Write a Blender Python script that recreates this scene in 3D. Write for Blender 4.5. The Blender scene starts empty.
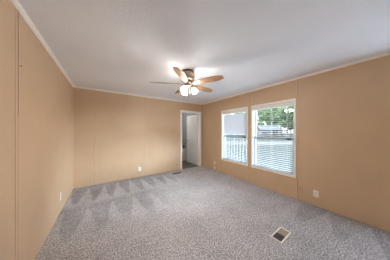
import bpy, bmesh, math, random
from mathutils import Vector, Matrix, noise
random.seed(7)
PI = math.pi
C = bpy.context.scene.collection
sc = bpy.context.scene

# ------------------------------------------------------------------ camera, sky, lights, exposure
W_L, W_R, D_B, D_F, H = -0.622, 3.21, 4.267, -1.20, 2.44      # left, right, back, front walls, ceiling
cam_d = bpy.data.cameras.new('camera'); cam = bpy.data.objects.new('camera', cam_d); C.objects.link(cam)
cam.location = (0, 0, 1.3753)
cam.rotation_euler = (PI/2, 0, -0.59145)
cam_d.sensor_width = 36; cam_d.lens = 36*134.61/390
cam_d.shift_y = 0.87/390
cam_d.clip_start = 0.02; cam_d.clip_end = 400
sc.camera = cam

world = bpy.data.worlds.new('world'); sc.world = world; world.use_nodes = True
wn = world.node_tree; bgn = wn.nodes['Background']
sky = wn.nodes.new('ShaderNodeTexSky'); sky.sky_type = 'NISHITA'
sky.sun_disc = False; sky.sun_elevation = math.radians(48); sky.sun_rotation = math.radians(-90)
sky.air_density = 1.0; sky.dust_density = 3.5; sky.ozone_density = 1.0
mixw = wn.nodes.new('ShaderNodeMixRGB'); mixw.inputs[0].default_value = 0.55
mixw.inputs[2].default_value = (4.6, 4.9, 5.2, 1)             # thin bright overcast over the clear sky
wn.links.new(sky.outputs[0], mixw.inputs[1]); wn.links.new(mixw.outputs[0], bgn.inputs[0])
bgn.inputs[1].default_value = .48

sun_d = bpy.data.lights.new('sun', 'SUN'); sun = bpy.data.objects.new('sun', sun_d); C.objects.link(sun)
sun_d.energy = 24.0; sun_d.angle = math.radians(45); sun_d.color = (.80, .94, 1.12)   # soft hazy sun low in front of the windows
sun.rotation_euler = Vector((-.74, .56, -.36)).to_track_quat('-Z', 'Y').to_euler()

def portal(name, loc, rot, sx, sy):
    d = bpy.data.lights.new(name, 'AREA'); d.shape = 'RECTANGLE'; d.size = sx; d.size_y = sy
    d.cycles.is_portal = True
    o = bpy.data.objects.new(name, d); C.objects.link(o); o.location = loc; o.rotation_euler = rot
portal('window_portal', (W_R+.16, 2.7115, 1.2275), (0, PI/2, 0), 1.6, .98)
portal('window_portal', (W_R+.16, 1.6175, 1.2275), (0, PI/2, 0), 1.6, .98)

FAN_LIGHT = 40.0
sc.view_settings.view_transform = 'Standard'; sc.view_settings.look = 'None'
sc.view_settings.exposure = 0.40; sc.view_settings.gamma = 1.0
sc.view_settings.use_curve_mapping = False
sc.cycles.max_bounces = 12; sc.cycles.diffuse_bounces = 8; sc.cycles.transparent_max_bounces = 16

# ------------------------------------------------------------------ materials
def lin(c):
    c = c/255
    return c/12.92 if c <= .04045 else ((c+.055)/1.055)**2.4
def rgb(r, g, b): return (lin(r), lin(g), lin(b), 1)
def mat(name, col, rough=.6, metal=0, spec=.5, var=0, scale=8, bump=0, bscale=60, emit=None, estr=0):
    m = bpy.data.materials.new(name); m.use_nodes = True; n = m.node_tree; p = n.nodes['Principled BSDF']
    p.inputs['Base Color'].default_value = col; p.inputs['Roughness'].default_value = rough
    p.inputs['Metallic'].default_value = metal; p.inputs['Specular IOR Level'].default_value = spec
    tc = n.nodes.new('ShaderNodeTexCoord')
    if var:
        t = n.nodes.new('ShaderNodeTexNoise'); t.inputs['Scale'].default_value = scale; t.inputs['Detail'].default_value = 5
        n.links.new(tc.outputs['Object'], t.inputs['Vector'])
        r = n.nodes.new('ShaderNodeValToRGB')
        r.color_ramp.elements[0].position = .3; r.color_ramp.elements[1].position = .7
        r.color_ramp.elements[0].color = tuple(c*(1-var) for c in col[:3])+(1,)
        r.color_ramp.elements[1].color = tuple(min(1, c*(1+var)) for c in col[:3])+(1,)
        n.links.new(t.outputs[0], r.inputs[0]); n.links.new(r.outputs[0], p.inputs['Base Color'])
    if bump:
        t = n.nodes.new('ShaderNodeTexNoise'); t.inputs['Scale'].default_value = bscale; t.inputs['Detail'].default_value = 3
        n.links.new(tc.outputs['Object'], t.inputs['Vector'])
        b = n.nodes.new('ShaderNodeBump'); b.inputs['Strength'].default_value = bump; b.inputs['Distance'].default_value = .01
        n.links.new(t.outputs[0], b.inputs['Height']); n.links.new(b.outputs[0], p.inputs['Normal'])
    if emit:
        p.inputs['Emission Color'].default_value = emit; p.inputs['Emission Strength'].default_value = estr
    return m

M_wall = mat('vinyl_wall', rgb(205, 176, 144), .42, var=.035, scale=3, bump=.05, bscale=300, spec=.5)
M_batten = mat('vinyl_batten', rgb(211, 185, 156), .5, var=.03, scale=5)
M_gap = mat('dark_seam', rgb(84, 58, 36), .9, var=.3, scale=14)
M_ceil = mat('ceiling', rgb(240, 244, 250), .9, var=.02, scale=2, bump=.35, bscale=90, spec=.2)
M_white = mat('white_trim', rgb(252, 249, 243), .4, var=.015, scale=6)
M_vinyl = mat('window_vinyl', rgb(206, 208, 210), .35, var=.01)
M_sash = mat('backlit_sash_vinyl', rgb(168, 176, 180), .4, var=.01)  # backlit look put into the colour: greyer than the window vinyl
M_blind = mat("blind_slat", rgb(205, 207, 210), .35, var=.01)
M_door = mat('door_paint', rgb(240, 240, 237), .4, var=.015, scale=5)
M_plastic = mat('plate_plastic', rgb(240, 238, 232), .35, var=.01)
M_peach = mat('painted_plate', rgb(238, 222, 208), .4, var=.02)
M_tan_plate = mat('wall_coloured_plate', rgb(196, 164, 128), .5, var=.02)
M_dark = mat('dark_slot', rgb(40, 36, 32), .6, var=.1)
M_nickel = mat('brushed_nickel', rgb(176, 160, 140), .38, metal=1, var=.06, scale=20)
M_brown_metal = mat('brown_register', rgb(92, 70, 50), .5, metal=.3, var=.1)
M_tan = mat('tan_damper', rgb(168, 150, 124), .6, var=.12, scale=20)
M_grille = mat('duct_shade_grille', rgb(76, 74, 72), .6, var=.15, scale=20)  # shade of an open duct put into the colour
M_ext = mat('exterior_siding', rgb(214, 212, 206), .6, var=.03)
M_bwall = mat('bath_wall', rgb(150, 154, 160), .7, var=.03)
M_tub = mat('tub_acrylic', rgb(232, 228, 220), .25, var=.01)
M_bottle = mat('dark_bottle', rgb(38, 40, 46), .3, var=.1)

def wood(name, a, b, sc_=(1.5, 18, 18), rough=.45):
    m = bpy.data.materials.new(name); m.use_nodes = True; n = m.node_tree; p = n.nodes['Principled BSDF']
    tc = n.nodes.new('ShaderNodeTexCoord'); mp = n.nodes.new('ShaderNodeMapping'); mp.inputs['Scale'].default_value = sc_
    t = n.nodes.new('ShaderNodeTexNoise'); t.inputs['Scale'].default_value = 3; t.inputs['Detail'].default_value = 6; t.inputs['Distortion'].default_value = .8
    r = n.nodes.new('ShaderNodeValToRGB'); r.color_ramp.elements[0].color = a; r.color_ramp.elements[1].color = b
    r.color_ramp.elements[0].position = .35; r.color_ramp.elements[1].position = .65
    n.links.new(tc.outputs['Object'], mp.inputs[0]); n.links.new(mp.outputs[0], t.inputs['Vector'])
    n.links.new(t.outputs[0], r.inputs[0]); n.links.new(r.outputs[0], p.inputs['Base Color']); p.inputs['Roughness'].default_value = rough
    return m
M_blade = wood('blade_oak', rgb(140, 102, 66), rgb(186, 146, 104))
M_bark = wood('bark', rgb(70, 58, 46), rgb(110, 92, 74), (8, 8, 1), .9)
M_vplank = wood('bath_plank', rgb(70, 68, 66), rgb(112, 108, 104), (6, 1, 1), .45)
M_rail = mat('weathered_rail_paint', rgb(128, 134, 136), .7, var=.05)
M_deck = wood('deck_board', rgb(168, 160, 148), rgb(196, 188, 176), (1, 8, 1), .8)

M_shade = bpy.data.materials.new('frosted_shade'); M_shade.use_nodes = True
p = M_shade.node_tree.nodes['Principled BSDF']; p.inputs['Base Color'].default_value = (.95, .93, .9, 1)
p.inputs['Emission Color'].default_value = (1, .94, .87, 1); p.inputs['Emission Strength'].default_value = FAN_LIGHT
p.inputs['Roughness'].default_value = .4
tn = M_shade.node_tree.nodes.new('ShaderNodeTexNoise'); tn.inputs['Scale'].default_value = 40
bn = M_shade.node_tree.nodes.new('ShaderNodeBump'); bn.inputs['Strength'].default_value = .1
M_shade.node_tree.links.new(tn.outputs[0], bn.inputs['Height']); M_shade.node_tree.links.new(bn.outputs[0], p.inputs['Normal'])

M_bulb = mat('bulb_glow', (.9, .9, .9, 1), .4, emit=(1, .93, .84, 1), estr=FAN_LIGHT*17)

def glass_mat():
    m = bpy.data.materials.new('window_glass'); m.use_nodes = True; n = m.node_tree; n.nodes.clear()
    o = n.nodes.new('ShaderNodeOutputMaterial'); mx = n.nodes.new('ShaderNodeMixShader')
    tr = n.nodes.new('ShaderNodeBsdfTransparent'); gl = n.nodes.new('ShaderNodeBsdfGlossy'); lw = n.nodes.new('ShaderNodeLayerWeight'); lw.inputs[0].default_value = .5
    tr.inputs[0].default_value = (.93, .96, .95, 1); gl.inputs['Roughness'].default_value = .03
    pw = n.nodes.new('ShaderNodeMath'); pw.operation = 'POWER'; pw.inputs[1].default_value = 5; n.links.new(lw.outputs['Facing'], pw.inputs[0])
    ad = n.nodes.new('ShaderNodeMath'); ad.operation = 'MULTIPLY_ADD'; ad.inputs[1].default_value = .95; ad.inputs[2].default_value = .05; n.links.new(pw.outputs[0], ad.inputs[0])
    n.links.new(ad.outputs[0], mx.inputs[0]); n.links.new(tr.outputs[0], mx.inputs[1]); n.links.new(gl.outputs[0], mx.inputs[2])
    n.links.new(mx.outputs[0], o.inputs[0]); return m
M_glass = glass_mat()

M_sheer = bpy.data.materials.new('fill_sheer'); M_sheer.use_nodes = True  # cloth of the added fill window, passes sun and sky
n = M_sheer.node_tree; n.nodes.clear()
so = n.nodes.new('ShaderNodeOutputMaterial'); sm = n.nodes.new('ShaderNodeMixShader'); st_ = n.nodes.new('ShaderNodeBsdfTranslucent'); sd = n.nodes.new('ShaderNodeBsdfDiffuse')
st_.inputs[0].default_value = (.60, .64, .68, 1); sd.inputs[0].default_value = (.9, .9, .9, 1); sm.inputs[0].default_value = .25
n.links.new(st_.outputs[0], sm.inputs[1]); n.links.new(sd.outputs[0], sm.inputs[2]); n.links.new(sm.outputs[0], so.inputs[0])

def carpet_mat():
    m = bpy.data.materials.new('carpet_pile'); m.use_nodes = True; n = m.node_tree; L = n.links.new; p = n.nodes['Principled BSDF']
    p.inputs['Roughness'].default_value = 1; p.inputs['Specular IOR Level'].default_value = .1
    def math_(op, a, b=None, c=None, clamp=False):
        q = n.nodes.new('ShaderNodeMath'); q.operation = op; q.use_clamp = clamp
        for i, v in enumerate((a, b, c)):
            if v is None: continue
            if isinstance(v, (int, float)): q.inputs[i].default_value = v
            else: L(v, q.inputs[i])
        return q.outputs[0]
    g = n.nodes.new('ShaderNodeNewGeometry'); sep = n.nodes.new('ShaderNodeSeparateXYZ'); L(g.outputs['Position'], sep.inputs[0])
    wob = n.nodes.new('ShaderNodeTexNoise'); wob.inputs['Scale'].default_value = 2.2; wob.inputs['Detail'].default_value = 2; L(g.outputs['Position'], wob.inputs['Vector'])
    w = math_('MULTIPLY', math_('SUBTRACT', wob.outputs[0], .5), .10)
    X = math_('ADD', sep.outputs[0], w); Y = math_('ADD', sep.outputs[1], math_('MULTIPLY', w, .6))
    def row(u, v, period, phase, start, length, soft=.05):
        # vacuum teeth: 1 inside a tooth whose point is at v=start and whose base is at v=start+length
        t = math_('PINGPONG', math_('ADD', u, phase), period/2)
        t = math_('DIVIDE', t, period/2)                       # 0 at the tooth's axis, 1 between the teeth
        vv = math_('DIVIDE', math_('SUBTRACT', v, start), length)
        inside = math_('MULTIPLY', math_('SUBTRACT', math_('MULTIPLY', vv, .9), t), 1/soft, clamp=True)
        ends = math_('MULTIPLY', math_('SUBTRACT', 1, vv), 12, clamp=True)
        return math_('MULTIPLY', inside, ends)
    vb = math_('SUBTRACT', D_B, Y)
    r1 = row(X, vb, .30, .02, .10, .92)
    r2 = row(X, vb, .36, -.13, 1.10, 1.05)
    vr = math_('SUBTRACT', W_R, X)
    r4 = row(Y, vr, .42, -.20, .02, .80)
    def inv(a): return math_('SUBTRACT', 1, a)
    def fade(lim, v, g): return math_('MULTIPLY', math_('SUBTRACT', lim, v), g, clamp=True)
    d1 = math_('MULTIPLY', math_('MULTIPLY', fade(1.0, vb, 9), fade(2.0, X, 1.6)), inv(r1))
    d2 = math_('MULTIPLY', math_('MULTIPLY', math_('MULTIPLY', fade(2.1, vb, 3), fade(1.5, X, 1.2)), fade(vb, 1.0, 8)), inv(r2))
    d4 = math_('MULTIPLY', math_('MULTIPLY', fade(.78, vr, 8), fade(1.3, Y, 3)), inv(r4))
    soft = n.nodes.new('ShaderNodeTexNoise'); soft.inputs['Scale'].default_value = 2.3; soft.inputs['Detail'].default_value = 3; L(g.outputs['Position'], soft.inputs['Vector'])
    sp1 = n.nodes.new('ShaderNodeTexNoise'); sp1.inputs['Scale'].default_value = 60; sp1.inputs['Detail'].default_value = 6; sp1.inputs['Roughness'].default_value = .75
    L(g.outputs['Position'], sp1.inputs['Vector'])
    r = n.nodes.new('ShaderNodeValToRGB'); cr = r.color_ramp
    cr.elements[0].position = .36; cr.elements[0].color = rgb(84, 83, 87)
    cr.elements[1].position = .64; cr.elements[1].color = rgb(226, 225, 227)
    e = cr.elements.new(.47); e.color = rgb(150, 148, 150)
    e = cr.elements.new(.54); e.color = rgb(180, 178, 181)
    L(sp1.outputs[0], r.inputs[0])
    k = math_('SUBTRACT', 1.15, math_('MULTIPLY', d1, .32))
    k = math_('SUBTRACT', k, math_('MULTIPLY', d2, .24)); k = math_('SUBTRACT', k, math_('MULTIPLY', d4, .20))
    k = math_('ADD', k, math_('MULTIPLY', math_('SUBTRACT', soft.outputs[0], .5), .55))
    mo = n.nodes.new('ShaderNodeTexNoise'); mo.inputs['Scale'].default_value = 11; mo.inputs['Detail'].default_value = 3; L(g.outputs['Position'], mo.inputs['Vector'])
    k = math_('ADD', k, math_('MULTIPLY', math_('SUBTRACT', mo.outputs[0], .5), .50))
    mul = n.nodes.new('ShaderNodeVectorMath'); mul.operation = 'SCALE'; L(r.outputs[0], mul.inputs[0]); L(k, mul.inputs['Scale'])
    L(mul.outputs[0], p.inputs['Base Color'])
    b = n.nodes.new('ShaderNodeBump'); b.inputs['Strength'].default_value = .9; b.inputs['Distance'].default_value = .012
    L(sp1.outputs[0], b.inputs['Height']); L(b.outputs[0], p.inputs['Normal'])
    return m
M_carpet = carpet_mat()

# ------------------------------------------------------------------ helpers
def box(bm, x0, y0, z0, x1, y1, z1, mtx=None, bevel=0):
    r = bmesh.ops.create_cube(bm, size=1)
    vs = r['verts']
    for v in vs:
        v.co = Vector(((x0+x1)/2+v.co.x*(x1-x0), (y0+y1)/2+v.co.y*(y1-y0), (z0+z1)/2+v.co.z*(z1-z0)))
    if bevel:
        es = list({e for v in vs for e in v.link_edges})
        rr = bmesh.ops.bevel(bm, geom=es, offset=bevel, segments=2, affect='EDGES', profile=.5)
        vs = list({v for f in rr['faces'] for v in f.verts} | {v for v in vs if v.is_valid})
    if mtx is not None:
        for v in vs: v.co = mtx @ v.co
    return vs
def lathe(bm, prof, n=24, mtx=None, caps=True):
    rings = []
    for r, z in prof:
        rings.append([bm.verts.new(((mtx or Matrix()) @ Vector((r*math.cos(2*PI*i/n), r*math.sin(2*PI*i/n), z)))) for i in range(n)])
    for a, b in zip(rings, rings[1:]):
        for i in range(n):
            bm.faces.new((a[i], a[(i+1) % n], b[(i+1) % n], b[i]))
    if caps:
        bm.faces.new(list(reversed(rings[0]))); bm.faces.new(rings[-1])
def tube(bm, a, b, r, n=8):
    a, b = Vector(a), Vector(b); d = b-a
    m = Matrix.Translation(a) @ d.to_track_quat('Z', 'Y').to_matrix().to_4x4()
    lathe(bm, [(r, 0), (r, d.length)], n, m)
def prism(bm, pts, axis_pts):
    """sweep a closed 2-D profile (list of 3-D offsets) between two end frames given as lists of points"""
    a = [bm.verts.new(p) for p in pts]; b = [bm.verts.new(p) for p in axis_pts]
    n = len(a)
    for i in range(n): bm.faces.new((a[i], a[(i+1) % n], b[(i+1) % n], b[i]))
    bm.faces.new(list(reversed(a))); bm.faces.new(b)
def obj(name, bm, m, parent=None, smooth=False, at=None):
    bmesh.ops.recalc_face_normals(bm, faces=bm.faces[:])
    me = bpy.data.meshes.new(name); 
    if at is not None:
        for v in bm.verts: v.co -= Vector(at)
    bm.to_mesh(me); bm.free()
    if smooth:
        for f in me.polygons: f.use_smooth = True
    me.materials.append(m)
    o = bpy.data.objects.new(name, me); C.objects.link(o)
    if parent: o.parent = parent
    if at is not None: o.location = at
    return o
def bxo(name, m, parent, *a, **k):
    bm = bmesh.new(); box(bm, *a, **k); return obj(name, bm, m, parent)
def tag(o, label, cat, group=None):
    o['label'] = label; o['category'] = cat
    if group: o['group'] = group
    return o
def thing(name, label, cat, loc=(0, 0, 0), rz=0, group=None):
    o = bpy.data.objects.new(name, None); C.objects.link(o); o.location = loc; o.rotation_euler = (0, 0, rz)
    o.empty_display_size = .1
    return tag(o, label, cat, group)
def struct(o, label=None):
    o['kind'] = 'structure'
    if label: o['label'] = label
    return o
def copy_tree(o, parent=None):
    c = o.copy(); C.objects.link(c)
    if parent: c.parent = parent
    for ch in [x for x in bpy.data.objects if x.parent == o]: copy_tree(ch, c)
    return c

# ------------------------------------------------------------------ room shell
T = .12
struct(bxo('floor', M_carpet, None, W_L, D_F, -.1, W_R, D_B, 0), 'grey speckled carpet with triangular vacuum marks')
struct(bxo('ceiling', M_ceil, None, W_L-T, D_F-T, H, W_R+T, D_B+2.6, H+.12), 'flat white textured ceiling')
struct(bxo('wall_left', M_wall, None, W_L-T, D_F-T, -.1, W_L, D_B+T, H), 'tan vinyl panel wall at left')
# back wall with door opening
DX0, DX1, DZ = 2.300, 3.087, 2.055
bm = bmesh.new()
box(bm, W_L, D_B, -.1, DX0, D_B+T, H); box(bm, DX1, D_B, -.1, W_R, D_B+T, H); box(bm, DX0, D_B, DZ, DX1, D_B+T, H)
struct(obj('wall_back', bm, M_wall), 'tan vinyl panel wall at the far end with doorway')
# right wall with two window openings, plus an added unseen one for fill light
WIN = [(2.216, 3.207), (1.120, 2.115)]; WZ0, WZ1 = .422, 2.033; CW = .038     # outer size of the casings
bm = bmesh.new()
x0, x1 = W_R, W_R+T
ys = [D_F-T, -.98+CW, .02-CW, WIN[1][0]+CW, WIN[1][1]-CW, WIN[0][0]+CW, WIN[0][1]-CW, D_B+T]
for i in (0, 2, 4, 6): box(bm, x0, ys[i], -.1, x1, ys[i+1], H)
for i in (1, 3, 5):
    box(bm, x0, ys[i], -.1, x1, ys[i+1], WZ0+CW); box(bm, x0, ys[i], WZ1-CW, x1, ys[i+1], H)
struct(obj('wall_right', bm, M_wall), 'tan vinyl panel wall at right with two windows')
struct(bxo('wall_front', M_wall, None, W_L, D_F-T, -.1, W_R, D_F, H), 'tan vinyl panel wall behind the viewer')

# ceiling cove trim, one run per wall
def cove(name, p0, p1, inward):
    bm = bmesh.new(); s = .034; inw = Vector(inward)
    prof = [(0, 0), (s, 0), (s, -.008), (.012, -s), (0, -s)]
    def ring(p, sg): return [Vector(p)+inw*a+Vector((0, 0, b)) for a, b in prof]
    prism(bm, ring(p0, 1), ring(p1, 1)); return struct(obj(name, bm, M_white))
cove('trim_1', (W_L, D_F, H), (W_L, D_B, H), (1, 0, 0)); cove('trim_2', (W_L, D_B, H), (W_R, D_B, H), (0, -1, 0))
cove('trim_3', (W_R, D_F, H), (W_R, D_B, H), (-1, 0, 0)); cove('trim_4', (W_L, D_F, H), (W_R, D_F, H), (0, 1, 0))
n_tr = [5]
M_line = mat('seam_line', rgb(184, 155, 125), .7, var=.1, scale=9)
def seam(wall, p, z0=0, z1=H-.034, m=M_batten, w=.022, t=.003):
    if wall == 'L': a = (W_L, p-w/2, z0, W_L+t, p+w/2, z1)
    if wall == 'R': a = (W_R-t, p-w/2, z0, W_R, p+w/2, z1)
    if wall == 'B': a = (p-w/2, D_B-t, z0, p+w/2, D_B, z1)
    struct(bxo('trim_%d' % n_tr[0], m, None, *a)); n_tr[0] += 1
seam('L', 1.795, m=M_batten, w=.030); seam('L', 1.813, 1.5, H-.034, m=M_gap, w=.009, t=.0035); seam('L', 1.813, 0, 1.5, m=M_line, w=.011, t=.0035)
seam('L', 3.95, w=.012)
seam('B', -.187, w=.022); seam('B', -.203, m=M_line, w=.009); seam('B', 1.046, w=.022); seam('B', 1.03, m=M_line, w=.008)
M_l2 = M_line; seam('R', 1.096, WZ1, H-.034, m=M_l2, w=.006); seam('R', 1.096, 0, WZ0, m=M_l2, w=.006); seam('R', 2.158, 0, H-.034, m=M_l2, w=.006)
seam('R', 1.112, 0, WZ0); seam('R', 1.112, WZ1, H-.034); seam('R', 2.118, 0, WZ0, w=.012); seam('R', 2.118, WZ1, H-.034, w=.012); seam('R', -.1, w=.02)
seam('R', 3.33, w=.01)
# slim vinyl corner strips
struct(bxo('trim_%d' % n_tr[0], M_batten, None, W_L, D_B-.012, 0, W_L+.012, D_B, H-.034)); n_tr[0] += 1
struct(bxo('trim_%d' % n_tr[0], M_batten, None, W_R-.01, D_B-.01, 0, W_R, D_B, H-.034)); n_tr[0] += 1

# ------------------------------------------------------------------ windows and blinds
def window(n, y0, y1, label):
    root = bpy.data.objects.new('window_%d' % n, None); C.objects.link(root); root.location = (W_R, (y0+y1)/2, WZ0)
    struct(root, label)
    o = Vector((W_R, (y0+y1)/2, WZ0)); hw = (y1-y0)/2; hh = WZ1-WZ0
    bm = bmesh.new()                                            # casing on the wall
    box(bm, -.014, -hw, 0, 0, hw, CW); box(bm, -.014, -hw, hh-CW, 0, hw, hh)
    box(bm, -.0135, -hw, CW, 0, -hw+CW, hh-CW); box(bm, -.0135, hw-CW, CW, 0, hw, hh-CW)
    obj('window_casing', bm, M_white, root)
    bm = bmesh.new(); t = .006                                  # lining of the opening
    a = hw-CW; z0 = CW; z1 = hh-CW
    box(bm, 0, -a, z0, T, a, z0+t); box(bm, 0, -a, z1-t, T, a, z1); box(bm, 0, -a, z0+t, T, -a+t, z1-t); box(bm, 0, a-t, z0+t, T, a, z1-t)
    obj('jamb', bm, M_vinyl, root)
    a -= t; z0 += t; z1 -= t; mid = (z0+z1)/2-.02
    def sash(x, za, zb, nm):
        f = .036; bm = bmesh.new()
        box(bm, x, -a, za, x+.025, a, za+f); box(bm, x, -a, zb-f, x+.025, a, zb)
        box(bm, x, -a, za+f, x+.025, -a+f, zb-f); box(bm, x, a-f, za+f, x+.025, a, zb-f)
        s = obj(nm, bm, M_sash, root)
        bm = bmesh.new(); box(bm, x+.011, -a+f, za+f, x+.014, a-f, zb-f); obj('pane', bm, M_glass, s)
        return s
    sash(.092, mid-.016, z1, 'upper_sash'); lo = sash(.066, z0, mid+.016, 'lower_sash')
    bm = bmesh.new(); box(bm, .046, -a+.07, mid-.030, .066, -a+.15, mid-.004); obj('sash_lock', bm, M_dark, lo)
    return root
window(1, *WIN[0], 'white window further from the viewer, beside the doorway corner')
window(2, *WIN[1], 'white window nearer the viewer, looking onto trees')

def blind(y0, y1, tilt_up, tilt_dn, label):
    a0, a1 = y0+CW+.012, y1-CW-.012; yc = (a0+a1)/2; hw = (a1-a0)/2
    top = WZ1-CW-.007; bot = WZ0+CW+.007
    root = thing('window_blind', label, 'blind', (W_R+.033, yc, bot), 0, 'white slatted blinds in the two windows')
    ht = top-bot
    bm = bmesh.new(); box(bm, -.026, -hw, ht-.085, .026, hw, ht, bevel=.003); obj('headrail', bm, M_plastic, root)
    bm = bmesh.new(); box(bm, -.024, -hw, 0, .024, hw, .018, bevel=.003); obj('bottom_rail', bm, M_blind, root)
    bm = bmesh.new(); z = .05; sp = .0445; half = .0245
    zs = []
    while z < ht-.10: zs.append(z); z += sp
    for i, z in enumerate(zs):
        k = (z/ht); tilt = tilt_dn+(tilt_up-tilt_dn)*min(1, max(0, (k-.50)/.06))
        tilt += random.uniform(-.02, .02)
        c, s = math.cos(tilt), math.sin(tilt)
        # tilt > 0 : the room-side edge is lower
        pts = [(-half, 0), (0, .0012), (half, 0), (half, -.0009), (0, .0003), (-half, -.0009)]
        P = [Vector((x*c-zz*s, -hw+.004, z+x*s+zz*c)) for x, zz in pts]
        prism(bm, P, [q+Vector((0, 2*hw-.008, 0)) for q in P])
    obj('slats', bm, M_blind, root)
    bm = bmesh.new()
    for y in (-hw*.72, 0, hw*.72):
        for x in (-.0245, .0245): box(bm, x-.0007, y-.001, .018, x+.0007, y+.001, ht-.06)
    obj('ladder_cord', bm, M_blind, root)
    bm = bmesh.new(); tube(bm, (-.028, hw-.07, ht-.05), (-.028, hw-.07, ht-.75), .003, 6); obj('tilt_wand', bm, M_plastic, root)
    return root
blind(*WIN[0], -1.12, -.12, 'white slatted blind in the further window, its upper slats shut')
blind(*WIN[1], .09, -.05, 'white slatted blind in the nearer window, its slats open on the trees')

# unseen window added to brighten the room, daylight glowing through its translucent shade
root = bpy.data.objects.new('window_3', None); C.objects.link(root); root.location = (W_R, -.48, WZ0); struct(root)
hw, hh = .5, WZ1-WZ0
bm = bmesh.new()
box(bm, -.014, -hw, 0, 0, hw, CW); box(bm, -.014, -hw, hh-CW, 0, hw, hh); box(bm, -.0135, -hw, CW, 0, -hw+CW, hh-CW); box(bm, -.0135, hw-CW, CW, 0, hw, hh-CW)
obj('window_casing', bm, M_white, root)
bm = bmesh.new(); g_ = [bm.verts.new(q) for q in ((.03, -hw+CW, CW), (.03, hw-CW, CW), (.03, hw-CW, hh-CW), (.03, -hw+CW, hh-CW))]; bm.faces.new(g_); obj('fill_shade', bm, M_sheer, root)

# ------------------------------------------------------------------ doorway, door, bathroom
root = bpy.data.objects.new('door_1', None); C.objects.link(root); root.location = (DX0, D_B, 0)
struct(root, 'white six-panel door standing open into the bathroom')
w = DX1-DX0
bm = bmesh.new(); cw = .062
box(bm, -cw, -.014, 0, 0, 0, DZ+cw); box(bm, w, -.014, 0, w+cw, 0, DZ+cw); box(bm, 0, -.014, DZ, w, 0, DZ+cw)
obj('door_casing', bm, M_white, root)
bm = bmesh.new(); box(bm, 0, 0, 0, .012, T, DZ); box(bm, w-.012, 0, 0, w, T, DZ); box(bm, .012, 0, DZ-.012, w-.012, T, DZ)
box(bm, w-.022, T-.045, 0, w-.012, T-.03, DZ-.012); box(bm, .012, T-.045, 0, .022, T-.03, DZ-.012)
obj('door_jamb', bm, M_white, root)
# leaf: built along local +x from the hinge, then turned
LW, LH, LT = .745, 2.0, .035
bm = bmesh.new()
box(bm, 0, 0.009, 0, LW, LT-.009, LH)
st = .105; midx = LW/2
cols = [(0, st), (midx-.05, midx+.05), (LW-st, LW)]
rows = [(0, .22), (.86, .98), (1.56, 1.66), (LH-.11, LH)]
for f0, f1 in ((0, .009), (LT-.009, LT)):
    for a, b in cols: box(bm, a, f0, 0, b, f1, LH)
    for a, b in rows:
        for c0, c1 in ((st, midx-.05), (midx+.05, LW-st)): box(bm, c0, f0, a, c1, f1, b)
    for (c0, c1) in ((st, midx-.05), (midx+.05, LW-st)):
        for (a, b) in ((.22, .86), (.98, 1.56), (1.66, LH-.11)):
            box(bm, c0+.03, f0, a+.03, c1-.03, f1, b-.03)
leaf = obj('door_leaf', bm, M_door, root)
leaf.location = (w-.014, T+.002, .022); leaf.rotation_euler = (0, 0, math.radians(92))
bm = bmesh.new()
for z in (.2, 1.0, 1.8): tube(bm, (0, -.004, z-.045), (0, -.004, z+.045), .006, 8)
obj('hinge', bm, M_nickel, leaf)
bm = bmesh.new()
for sgn, y in ((-1, -.002), (1, LT+.002)):
    mtx = Matrix.Translation((LW-.06, y, .93)) @ Matrix.Rotation(-sgn*PI/2, 4, 'X')
    lathe(bm, [(.030, 0), (.030, .005), (.011, .008), (.011, .03), (.022, .036), (.028, .048), (.024, .060), (.008, .066)], 16, mtx)
obj('door_knob', bm, M_nickel, leaf, smooth=True)

BY = D_B+2.45; BX = 1.5
struct(bxo('floor_bathroom', M_vplank, None, BX, D_B, -.1, W_R+.02, BY, -.002), 'dark grey plank floor of the bathroom')
bm = bmesh.new()
for i in range(1, 13):
    pass
bm.free()
struct(bxo('wall_bathroom_back', M_bwall, None, BX-.1, BY, -.1, W_R+T, BY+.1, H)); struct(bxo('wall_bathroom_left', M_bwall, None, BX-.1, D_B+T, -.1, BX, BY, H))
struct(bxo('wall_bathroom_right', M_bwall, None, W_R+.02, D_B+T, -.1, W_R+T, BY, H))
struct(bxo('wall_bathroom_front', M_bwall, None, BX, D_B+T, 0, DX0-.08, D_B+T+.006, H))
# bathtub along the far side
root = thing('bathtub', 'white bathtub with a plain skirt, seen through the doorway', 'bathtub', (2.42, 5.46, 0))
bm = bmesh.new()
tx, ty, th = .78, .74, .55
outer = [(-tx, 0), (tx, 0), (tx, ty), (-tx, ty)]
def rr(x0, y0, x1, y1, r, z, n=6):
    pts = []
    for cx, cy, a in ((x1-r, y0+r, -90), (x1-r, y1-r, 0), (x0+r, y1-r, 90), (x0+r, y0+r, 180)):
        for i in range(n+1):
            t = math.radians(a+90*i/n); pts.append(Vector((cx+r*math.cos(t), cy+r*math.sin(t), z)))
    return pts
rings = [rr(-tx, 0, tx, ty, .01, 0), rr(-tx, 0, tx, ty, .01, th-.03), rr(-tx, -.015, tx, ty, .02, th-.028), rr(-tx, -.015, tx, ty, .02, th),
         rr(-tx+.08, .07, tx-.08, ty-.07, .12, th), rr(-tx+.13, .11, tx-.13, ty-.11, .14, .2), rr(-tx+.2, .17, tx-.2, ty-.17, .12, .12)]
vr = [[bm.verts.new(p) for p in r] for r in rings]
for a, b in zip(vr, vr[1:]):
    for i in range(len(a)): bm.faces.new((a[i], a[(i+1) % len(a)], b[(i+1) % len(a)], b[i]))
bm.faces.new(vr[-1]); bm.faces.new(list(reversed(vr[0])))
obj('tub_shell', bm, M_tub, root)
bm = bmesh.new(); tube(bm, (.62, ty-.09, th), (.62, ty-.09, th+.10), .018, 10); tube(bm, (.62, ty-.09, th+.09), (.50, ty-.09, th+.07), .014, 10)
obj('spout', bm, M_nickel, root)
bt = thing('bottle', 'small dark bottle on the bathtub rim', 'bottle', (3.06, 5.49, th+.002))
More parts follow.
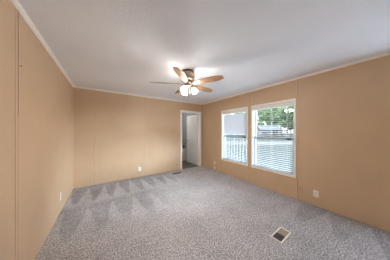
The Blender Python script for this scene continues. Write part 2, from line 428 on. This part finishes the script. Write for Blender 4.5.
bm = bmesh.new(); lathe(bm, [(.028, 0), (.03, .01), (.03, .11), (.014, .135)], 14); obj('bottle_body', bm, M_bottle, bt, smooth=True)
bm = bmesh.new(); lathe(bm, [(.014, .135), (.015, .137), (.015, .165), (.010, .168)], 12); obj('cap', bm, M_dark, bt, smooth=True)
# unseen ceiling lamp added to light the bathroom
root = thing('bathroom_fill_light', 'unseen dome lamp added to light the bathroom', 'light', (2.35, 5.4, H))
bm = bmesh.new(); lathe(bm, [(.11, 0), (.11, -.02), (.10, -.025)], 20); obj('base', bm, M_nickel, root)
M_dome = mat('fill_dome_glass', (.9, .9, .9, 1), .4, emit=(1, .93, .84, 1), estr=75)
bm = bmesh.new(); lathe(bm, [(.10, -.025), (.10, -.04), (.085, -.07), (.05, -.09), (.01, -.096)], 20); obj('dome', bm, M_dome, root, smooth=True)

# ------------------------------------------------------------------ ceiling fan
FX, FY = 1.237, 2.073
fan = thing('ceiling_fan', 'five-bladed flush ceiling fan with oak blades and lit frosted shades', 'ceiling fan', (FX, FY, H))
bm = bmesh.new()
lathe(bm, [(.095, 0), (.098, -.02), (.122, -.04), (.125, -.06), (.125, -.135), (.118, -.155), (.085, -.168), (.06, -.172)], 36)
obj('motor_housing', bm, M_nickel, fan, smooth=True)
bm = bmesh.new(); lathe(bm, [(.05, -.17), (.075, -.176), (.078, -.215), (.07, -.23), (.035, -.238)], 30); obj('flywheel', bm, M_nickel, fan, smooth=True)
bm = bmesh.new(); lathe(bm, [(.035, -.236), (.062, -.242), (.068, -.255), (.062, -.275), (.03, -.29), (.012, -.295), (.008, -.31), (.001, -.315)], 30)
fit = obj('light_fitter', bm, M_nickel, fan, smooth=True)
def blade_mesh():
    bm = bmesh.new(); prof = [(.15, .040), (.20, .050), (.30, .062), (.42, .070), (.50, .071), (.57, .064), (.632, .046), (.648, .036), (.652, .026)]
    up = [(x, w) for x, w in prof]+[(x, -w) for x, w in reversed(prof)]
    t = .005
    a = [Vector((x, y, t/2)) for x, y in up]; b = [Vector((x, y, -t/2)) for x, y in up]
    prism(bm, a, b); return bm
for i in range(5):
    ang = math.radians(9+72*i)
    b = obj('blade', blade_mesh(), M_blade, fan)
    b.rotation_mode = 'QUATERNION'
    b.rotation_quaternion = (Matrix.Rotation(ang, 4, 'Z') @ Matrix.Rotation(math.radians(-13), 4, 'X')).to_quaternion()
    b.location = (0, 0, -.226)
    bm = bmesh.new()
    prism(bm, [Vector(q) for q in ((.065, -.014, -.010), (.13, -.012, -.012), (.17, -.034, -.004), (.22, -.030, -.004), (.245, 0, -.004), (.22, .030, -.004), (.17, .034, -.004), (.13, .012, -.012), (.065, .014, -.010))],
          [Vector(q) for q in ((.065, -.014, -.003), (.13, -.012, -.005), (.17, -.034, .0035-.004), (.22, -.030, .0035-.004), (.245, 0, .0035-.004), (.22, .030, .0035-.004), (.17, .034, .0035-.004), (.13, .012, -.005), (.065, .014, -.003))])
    for v in bm.verts: v.co.z -= .002
    obj('blade_iron', bm, M_nickel, b)
for i in range(3):
    a = math.radians(-34+120*i)
    ax = Vector((math.cos(a), math.sin(a), 0))
    base = ax*.066+Vector((0, 0, -.262))
    dr = (ax*.62+Vector((0, 0, -1))).normalized()
    mtx = Matrix.Translation(base) @ dr.to_track_quat('Z', 'Y').to_matrix().to_4x4()
    bm = bmesh.new(); lathe(bm, [(.012, -.01), (.014, .025), (.026, .03), (.028, .048), (.020, .052)], 16, mtx); arm = obj('lamp_holder', bm, M_nickel, fan, smooth=True)
    bm = bmesh.new(); lathe(bm, [(.022, .046), (.030, .058), (.042, .080), (.046, .100), (.046, .120), (.051, .138), (.048, .138), (.043, .120), (.026, .072), (.010, .058)], 24, mtx)
    obj('lamp_shade', bm, M_shade, fan, smooth=True)
    bm = bmesh.new(); lathe(bm, [(.008, .06), (.016, .075), (.028, .10), (.031, .118), (.024, .136), (.008, .146), (.001, .147)], 16, mtx); obj('bulb', bm, M_bulb, fan, smooth=True)
for k, (px, py) in enumerate(((.03, -.02), (-.02, .03))):
    bm = bmesh.new(); L_ = (.09, .06)[k]; tube(bm, (px, py, -.285), (px, py, -.285-L_), .0015, 6)
    lathe(bm, [(.002, -.285-L_), (.006, -.29-L_), (.006, -.305-L_), (.002, -.31-L_)], 8, Matrix.Translation((px, py, 0))); obj('pull_chain', bm, M_nickel, fan)

# ------------------------------------------------------------------ outlets and plates (built facing -x, then turned)
def outlet(loc, rz, label, pm=M_plastic, sockets=2, w=.072, h=.118, blank=False):
    r = thing('blank_wall_plate' if blank else 'wall_outlet', label, 'wall plate' if blank else 'outlet', loc, rz)
    bm = bmesh.new(); box(bm, -.006, -w/2, -h/2, 0, w/2, h/2, bevel=.002); obj('cover_plate', bm, pm, r)
    if blank:
        for z in (-.03, .03):
            bm = bmesh.new(); box(bm, -.007, -.003, z-.003, -.0055, .003, z+.003); obj('screw', bm, pm, r)
    else:
        for z in ((-.021, .021) if sockets == 2 else (0,)):
            bm = bmesh.new(); box(bm, -.0075, -.017, z-.014, -.0055, .017, z+.014, bevel=.0007); f = obj('socket', bm, pm, r)
            bm = bmesh.new()
            for y in (-.007, .007): box(bm, -.0085, y-.0022, z-.004, -.007, y+.0022, z+.007)
            box(bm, -.0085, -.0025, z-.011, -.007, .0025, z-.007); obj('slots', bm, M_dark, f)
    return r
outlet((W_L, 3.174, .26), PI, 'white outlet low on the left wall')
outlet((.872, D_B, .235), PI/2, 'white outlet low on the far wall between panel seams')
outlet((W_R, .811, .227), 0, 'white outlet low on the right wall past the nearer window')
outlet((W_R, 1.036, .215), 0, 'wall-coloured blank plate low on the right wall, left of the outlet', pm=M_tan_plate, blank=True)
outlet((W_R, 3.538, .25), 0, 'upper pale plate of the pair beside the far corner', pm=M_peach, w=.075, h=.12)
outlet((W_R, 3.538, .080), 0, 'lower pale plate of the pair, just above the carpet', pm=M_peach, blank=True, w=.075, h=.12)
# small nail left in the left wall
bm = bmesh.new(); tube(bm, (0, 0, 0), (.012, 0, .002), .0025, 8); tube(bm, (.012, 0, .002), (.014, 0, .0022), .004, 10)
o = obj('nail', bm, M_gap); o.location = (W_L, 1.846, 1.947); tag(o, 'dark nail in the left wall beside the panel seam', 'nail')

# ------------------------------------------------------------------ floor registers
def register(x0, y0, x1, y1, label, m_frame, m_a, m_b, rz=0):
    cx, cy = (x0+x1)/2, (y0+y1)/2; a, b = (x1-x0)/2, (y1-y0)/2
    r = thing('floor_vent', label, 'floor vent', (cx, cy, 0), rz)
    bm = bmesh.new(); e = .016; h = .009
    box(bm, -a, -b, 0, a, -b+e, h, bevel=.002); box(bm, -a, b-e, 0, a, b, h, bevel=.002)
    box(bm, -a, -b+e, 0, -a+e, b-e, h, bevel=.002); box(bm, a-e, -b+e, 0, a, b-e, h, bevel=.002)
    obj('frame', bm, m_frame, r)
    for s, m in ((-1, m_a), (1, m_b)):  # dark half stands for an open duct, its shade painted on plate and louvers
        bm = bmesh.new(); lo, hi = (-a+e, 0) if s < 0 else (0, a-e)
        box(bm, lo, -b+e, 0, hi, b-e, .003)
        obj('vent_plate', bm, m, r)
        bm = bmesh.new(); n = 7
        for i in range(n):
            x = lo+(hi-lo)*(i+.5)/n; box(bm, x-.0045, -b+e, .003, x+.0045, b-e, .0068)
        box(bm, lo, -.003, .003, hi, .003, .0072)
        obj('louvers', bm, m, r)
    return r
register(1.79, .775, 2.085, .912, 'white-framed floor vent set in the carpet near the right wall', M_plastic, M_grille, M_tan, math.radians(2))
register(1.80, 3.90, 2.10, 3.99, 'brown floor vent at the foot of the far wall by the doorway', M_brown_metal, M_dark, M_brown_metal)

# ------------------------------------------------------------------ outdoors
GZ = -.75
M_grass = mat('grass', rgb(36, 42, 31), 1, var=.25, scale=.5, bump=.4, bscale=20)
M_road = mat('road', rgb(92, 92, 90), .9, var=.06, scale=1)
M_leafA = mat('leaf_mid', rgb(114, 138, 100), .8, var=.35, scale=1.5)
M_leafB = mat('leaf_light', rgb(124, 150, 104), .8, var=.3, scale=1.5)
M_leafC = mat('leaf_dark', rgb(88, 112, 80), .8, var=.35, scale=1.5)
M_hwall = mat('house_siding', rgb(120, 121, 121), .7, var=.04, scale=1)
M_hroof = mat('metal_roof', rgb(120, 123, 126), .4, var=.04, scale=1)
M_hwin = mat('house_window', rgb(60, 70, 80), .2, var=.1)
M_fence = mat('weathered_wood', rgb(96, 88, 80), .9, var=.2, scale=3)
M_truck = mat('truck_paint', rgb(118,121,126), .3, var=.02)
M_red = mat('red_paint', rgb(170, 70, 60), .35, var=.05)
M_tire = mat('tyre', rgb(36, 36, 38), .8, var=.1)
struct(bxo('ground', M_grass, None, -40, -90, GZ-.3, 170, 130, GZ), 'lawn outside the windows')
S, Cc = math.sin(.59145), math.cos(.59145)
def vw(dep, px):                     # a spot outside at a distance and a bearing
    l = (px-195)/134.61*dep
    return (dep*S+l*Cc, dep*Cc-l*S)
o = bxo('road', M_road, None, -60, -3.0, 0, 60, 3.0, .02); struct(o, 'pale road beyond the lawn')
rx, ry = vw(23.5, 275); o.location = (rx, ry, GZ); o.rotation_euler = (0, 0, -.59145)
# skirt of the house and roof eave over the windows
struct(bxo('wall_exterior_skirt', M_ext, None, W_R+.02, D_F-T, GZ, W_R+T, D_B+2.6, -.1))
struct(bxo('ceiling_eave', M_ext, None, W_R+T, D_F-T, H+.02, W_R+T+.25, D_B+2.6, H+.12))

def tree(px, dep, h, r, kind, seed, label, group='trees beyond the road'):
    rnd = random.Random(seed); x, y = vw(dep, px)
    root = thing('tree', label, 'tree', (x, y, GZ), rnd.uniform(0, 6), group)
    bm = bmesh.new(); th = h*.45
    rings = [(.32*r/3, 0), (.2*r/3, .3), (.17*r/3, th*.6), (.1*r/3, th)]
    lathe(bm, rings, 10)
    for k in range(5):
        a = k*1.3+rnd.random(); tube(bm, (0, 0, th*.75), (math.cos(a)*r*.5, math.sin(a)*r*.5, th*1.25), .05*r/3, 6)
    obj('trunk', bm, M_bark, root)
    bm = bmesh.new(); cz = h*.6
    for k in range(105):                                         # clumps of leaves
        while True:
            u = Vector((rnd.uniform(-1, 1), rnd.uniform(-1, 1), rnd.uniform(-1, 1)))
            if .35 < u.length < 1: break
        c = Vector((u.x*r, u.y*r, cz+u.z*h*.40)); q = rnd.uniform(.17, .29)*r
        res = bmesh.ops.create_icosphere(bm, subdivisions=2, radius=q, matrix=Matrix.Translation(c) @ Matrix.Diagonal((1, 1, .7, 1)))
        for v in res['verts']:
            nn = noise.noise(v.co*2.5/q*.4+Vector((seed, 0, 0))); v.co += (v.co-c)*nn*.9
    obj('foliage', bm, (M_leafA, M_leafB, M_leafC)[kind], root)
    return root
TR = [(249, 56, 12.5, 3.2, 1, 'pale leafy tree at the far left of the nearer window view'),
      (262.5, 78, 19, 5.5, 1, 'light green tree rising behind the white neighbouring house'),
      (273, 67, 16, 3.7, 0, 'mid green tree between the white house and the carport'),
      (287.5, 58, 14.5, 3.3, 0, 'broad mid green tree behind the carport roof'),
      (295, 47, 12, 3.6, 2, 'dark green tree near the right of the nearer window view'),
      (312, 38, 11, 3.4, 2, 'dark green tree furthest right beyond the road'),
      (241, 92, 18, 5, 0, 'mid green tree seen past the further window blind'),
      (226, 74, 14, 4.6, 1, 'pale green tree leftmost beyond the porch railing'),
      (281, 90, 25, 7, 1, 'tall pale tree rising behind all the others')]
for i, (px, dep, h, r, k, lb) in enumerate(TR): tree(px, dep, h, r, k, i+3, lb)

def house(px, dep, w, d, h, rh, rz, label, nwin=3):
    x, y = vw(dep, px); root = thing('house', label, 'house', (x, y, GZ), rz)
    bm = bmesh.new(); box(bm, -w/2, -d/2, 0, w/2, d/2, h)
    for s in (-1, 1):
        prism(bm, [Vector((s*w/2, -d/2, h)), Vector((s*w/2, d/2, h)), Vector((s*w/2, 0, h+rh-.05))], [Vector((s*(w/2-.1), -d/2, h)), Vector((s*(w/2-.1), d/2, h)), Vector((s*(w/2-.1), 0, h+rh-.05))])
    obj('wall', bm, M_hwall, root)
    bm = bmesh.new(); e = .35
    for s in (-1, 1):
        a = [Vector((-w/2-e, s*(d/2+e), h-.12)), Vector((-w/2-e, 0, h+rh)), Vector((-w/2-e, 0, h+rh+.1)), Vector((-w/2-e, s*(d/2+e), h-.02))]
        prism(bm, a, [q+Vector((w+2*e, 0, 0)) for q in a])
    obj('roof', bm, M_hroof, root)
    for i in range(nwin):
        cx = -w/2+w*(i+.5)/nwin
        bm = bmesh.new(); box(bm, cx-.5, -d/2-.04, 1.0, cx+.5, -d/2+.02, 2.1); f = obj('window', bm, M_white, root)
        bm = bmesh.new(); box(bm, cx-.42, -d/2-.05, 1.08, cx+.42, -d/2-.03, 2.02); obj('pane', bm, M_hwin, f)
    bm = bmesh.new(); box(bm, w*.2, -d/2-.03, .1, w*.2+.9, -d/2+.02, 2.1); obj('door', bm, M_hwin, root)
house(267, 57, 8, 5, 2.7, 1.7, -.59145, 'white neighbouring house with a pale metal roof under the trees')
house(231, 64, 10, 5, 2.6, 1.5, -.59145, 'long white house seen through the further window')

# carport with dark posts
cx, cy = vw(47, 279.5); cp = thing('carport', 'open timber carport with dark posts beyond the road', 'carport', (cx, cy, GZ), -.59145)
for x in (-2.9, -1.45, 0, 1.45, 2.9):
    for y in (-1.5, 1.5): bm = bmesh.new(); box(bm, x-.09, y-.09, 0, x+.09, y+.09, 2.4); obj('post', bm, M_fence, cp)
bm = bmesh.new()
for y in (-1.5, 1.5): box(bm, -3.1, y-.08, 2.25, 3.1, y+.08, 2.45)
obj('beam', bm, M_fence, cp)
bm = bmesh.new(); box(bm, -3.2, -1.8, 2.45, 3.2, 1.8, 2.55); obj('roof', bm, M_hroof, cp)
# fence
fx, fy = vw(38, 283); fe = thing('rail_fence', 'weathered wooden rail fence on the far side of the road', 'fence', (fx, fy, GZ), -.59145)
for i in range(9): bm = bmesh.new(); box(bm, -5+i*1.25-.06, -.06, 0, -5+i*1.25+.06, .06, 1.2); obj('post', bm, M_fence, fe)
for z in (.35, .7, 1.05): bm = bmesh.new(); box(bm, -5, -.03, z, 5, .03, z+.1); obj('rail', bm, M_fence, fe)

def vehicle(px, dep, rz, label, cat, paint, pickup):
    x, y = vw(dep, px); r = thing('pickup_truck' if pickup else 'car', label, cat, (x, y, GZ), rz)
    if pickup: pr = [(-2.6, .55), (-2.6, 1.15), (-.6, 1.2), (-.45, 1.85), (.75, 1.85), (1.25, 1.25), (2.5, 1.1), (2.6, .55)]
    else: pr = [(-2.1, .4), (-2.15, 1.0), (-1.5, 1.1), (-1.0, 1.5), (.5, 1.5), (1.1, 1.02), (2.0, .9), (2.15, .4)]
    bm = bmesh.new(); a = [Vector((q[0], -.9, q[1])) for q in pr]; prism(bm, a, [q+Vector((0, 1.8, 0)) for q in a])
    b = obj('body', bm, paint, r)
    bm = bmesh.new()
    if pickup: w = [(-.38, 1.27), (-.33, 1.75), (.7, 1.75), (1.1, 1.27)]
    else: w = [(-1.3, 1.1), (-.95, 1.42), (.45, 1.42), (.9, 1.08)]
    a = [Vector((q[0], -.915, q[1])) for q in w]; prism(bm, a, [q+Vector((0, 1.83, 0)) for q in a]); obj('side_windows', bm, M_hwin, r)
    for wx in (-1.6 if pickup else -1.35, 1.6 if pickup else 1.35):
        for wy in (-.8, .8):
            bm = bmesh.new(); tube(bm, (wx, wy-.13, .36), (wx, wy+.13, .36), .36, 16); obj('wheel', bm, M_tire, r)
    return r
vehicle(262, 40.5, -.59145, 'pale pickup truck parked beyond the road', 'truck', M_truck, True)
vehicle(257, 46, -.59145+.3, 'red car parked behind the pale pickup truck', 'car', M_red, False)

# porch with white railing outside the further window
DKX0, DKX1, DKY0, DKY1 = W_R+T+.02, 4.75, 3.12, 6.6
pc = thing('porch_deck', 'pale board porch deck with posts outside the further window', 'porch', (0, 0, GZ))
bm = bmesh.new()
n = 24
for i in range(n):
    y = DKY0+(DKY1-DKY0)*i/n; box(bm, DKX0, y, .61, DKX1, y+(DKY1-DKY0)/n-.008, .65)
obj('boards', bm, M_deck, pc)
for x, y in ((DKX0+.06, DKY0+.06), (DKX1-.06, DKY0+.06), (DKX1-.06, DKY1-.06), (DKX0+.06, DKY1-.06)): bm = bmesh.new(); box(bm, x-.045, y-.045, 0, x+.045, y+.045, .61); obj('post', bm, M_deck, pc)
rl = thing('porch_railing', 'pale baluster railing on the porch outside the further window', 'railing', (DKX1-.06, DKY0, -.10))
bm = bmesh.new(); box(bm, -.045, 0, 1.12, .045, DKY1-DKY0, 1.16); obj('top_rail', bm, M_rail, rl)
bm = bmesh.new(); box(bm, -.02, 0, .09, .02, DKY1-DKY0, .13); obj('bottom_rail', bm, M_rail, rl)
for y in (.045, (DKY1-DKY0)/2, DKY1-DKY0-.045): bm = bmesh.new(); box(bm, -.045, y-.045, 0, .045, y+.045, 1.22); obj('newel_post', bm, M_rail, rl)
for i in range(22):
    y = .2+i*.148
    if y > DKY1-DKY0-.1: break
    bm = bmesh.new(); box(bm, -.012, y-.012, .13, .012, y+.012, 1.12); obj('baluster', bm, M_rail, rl)
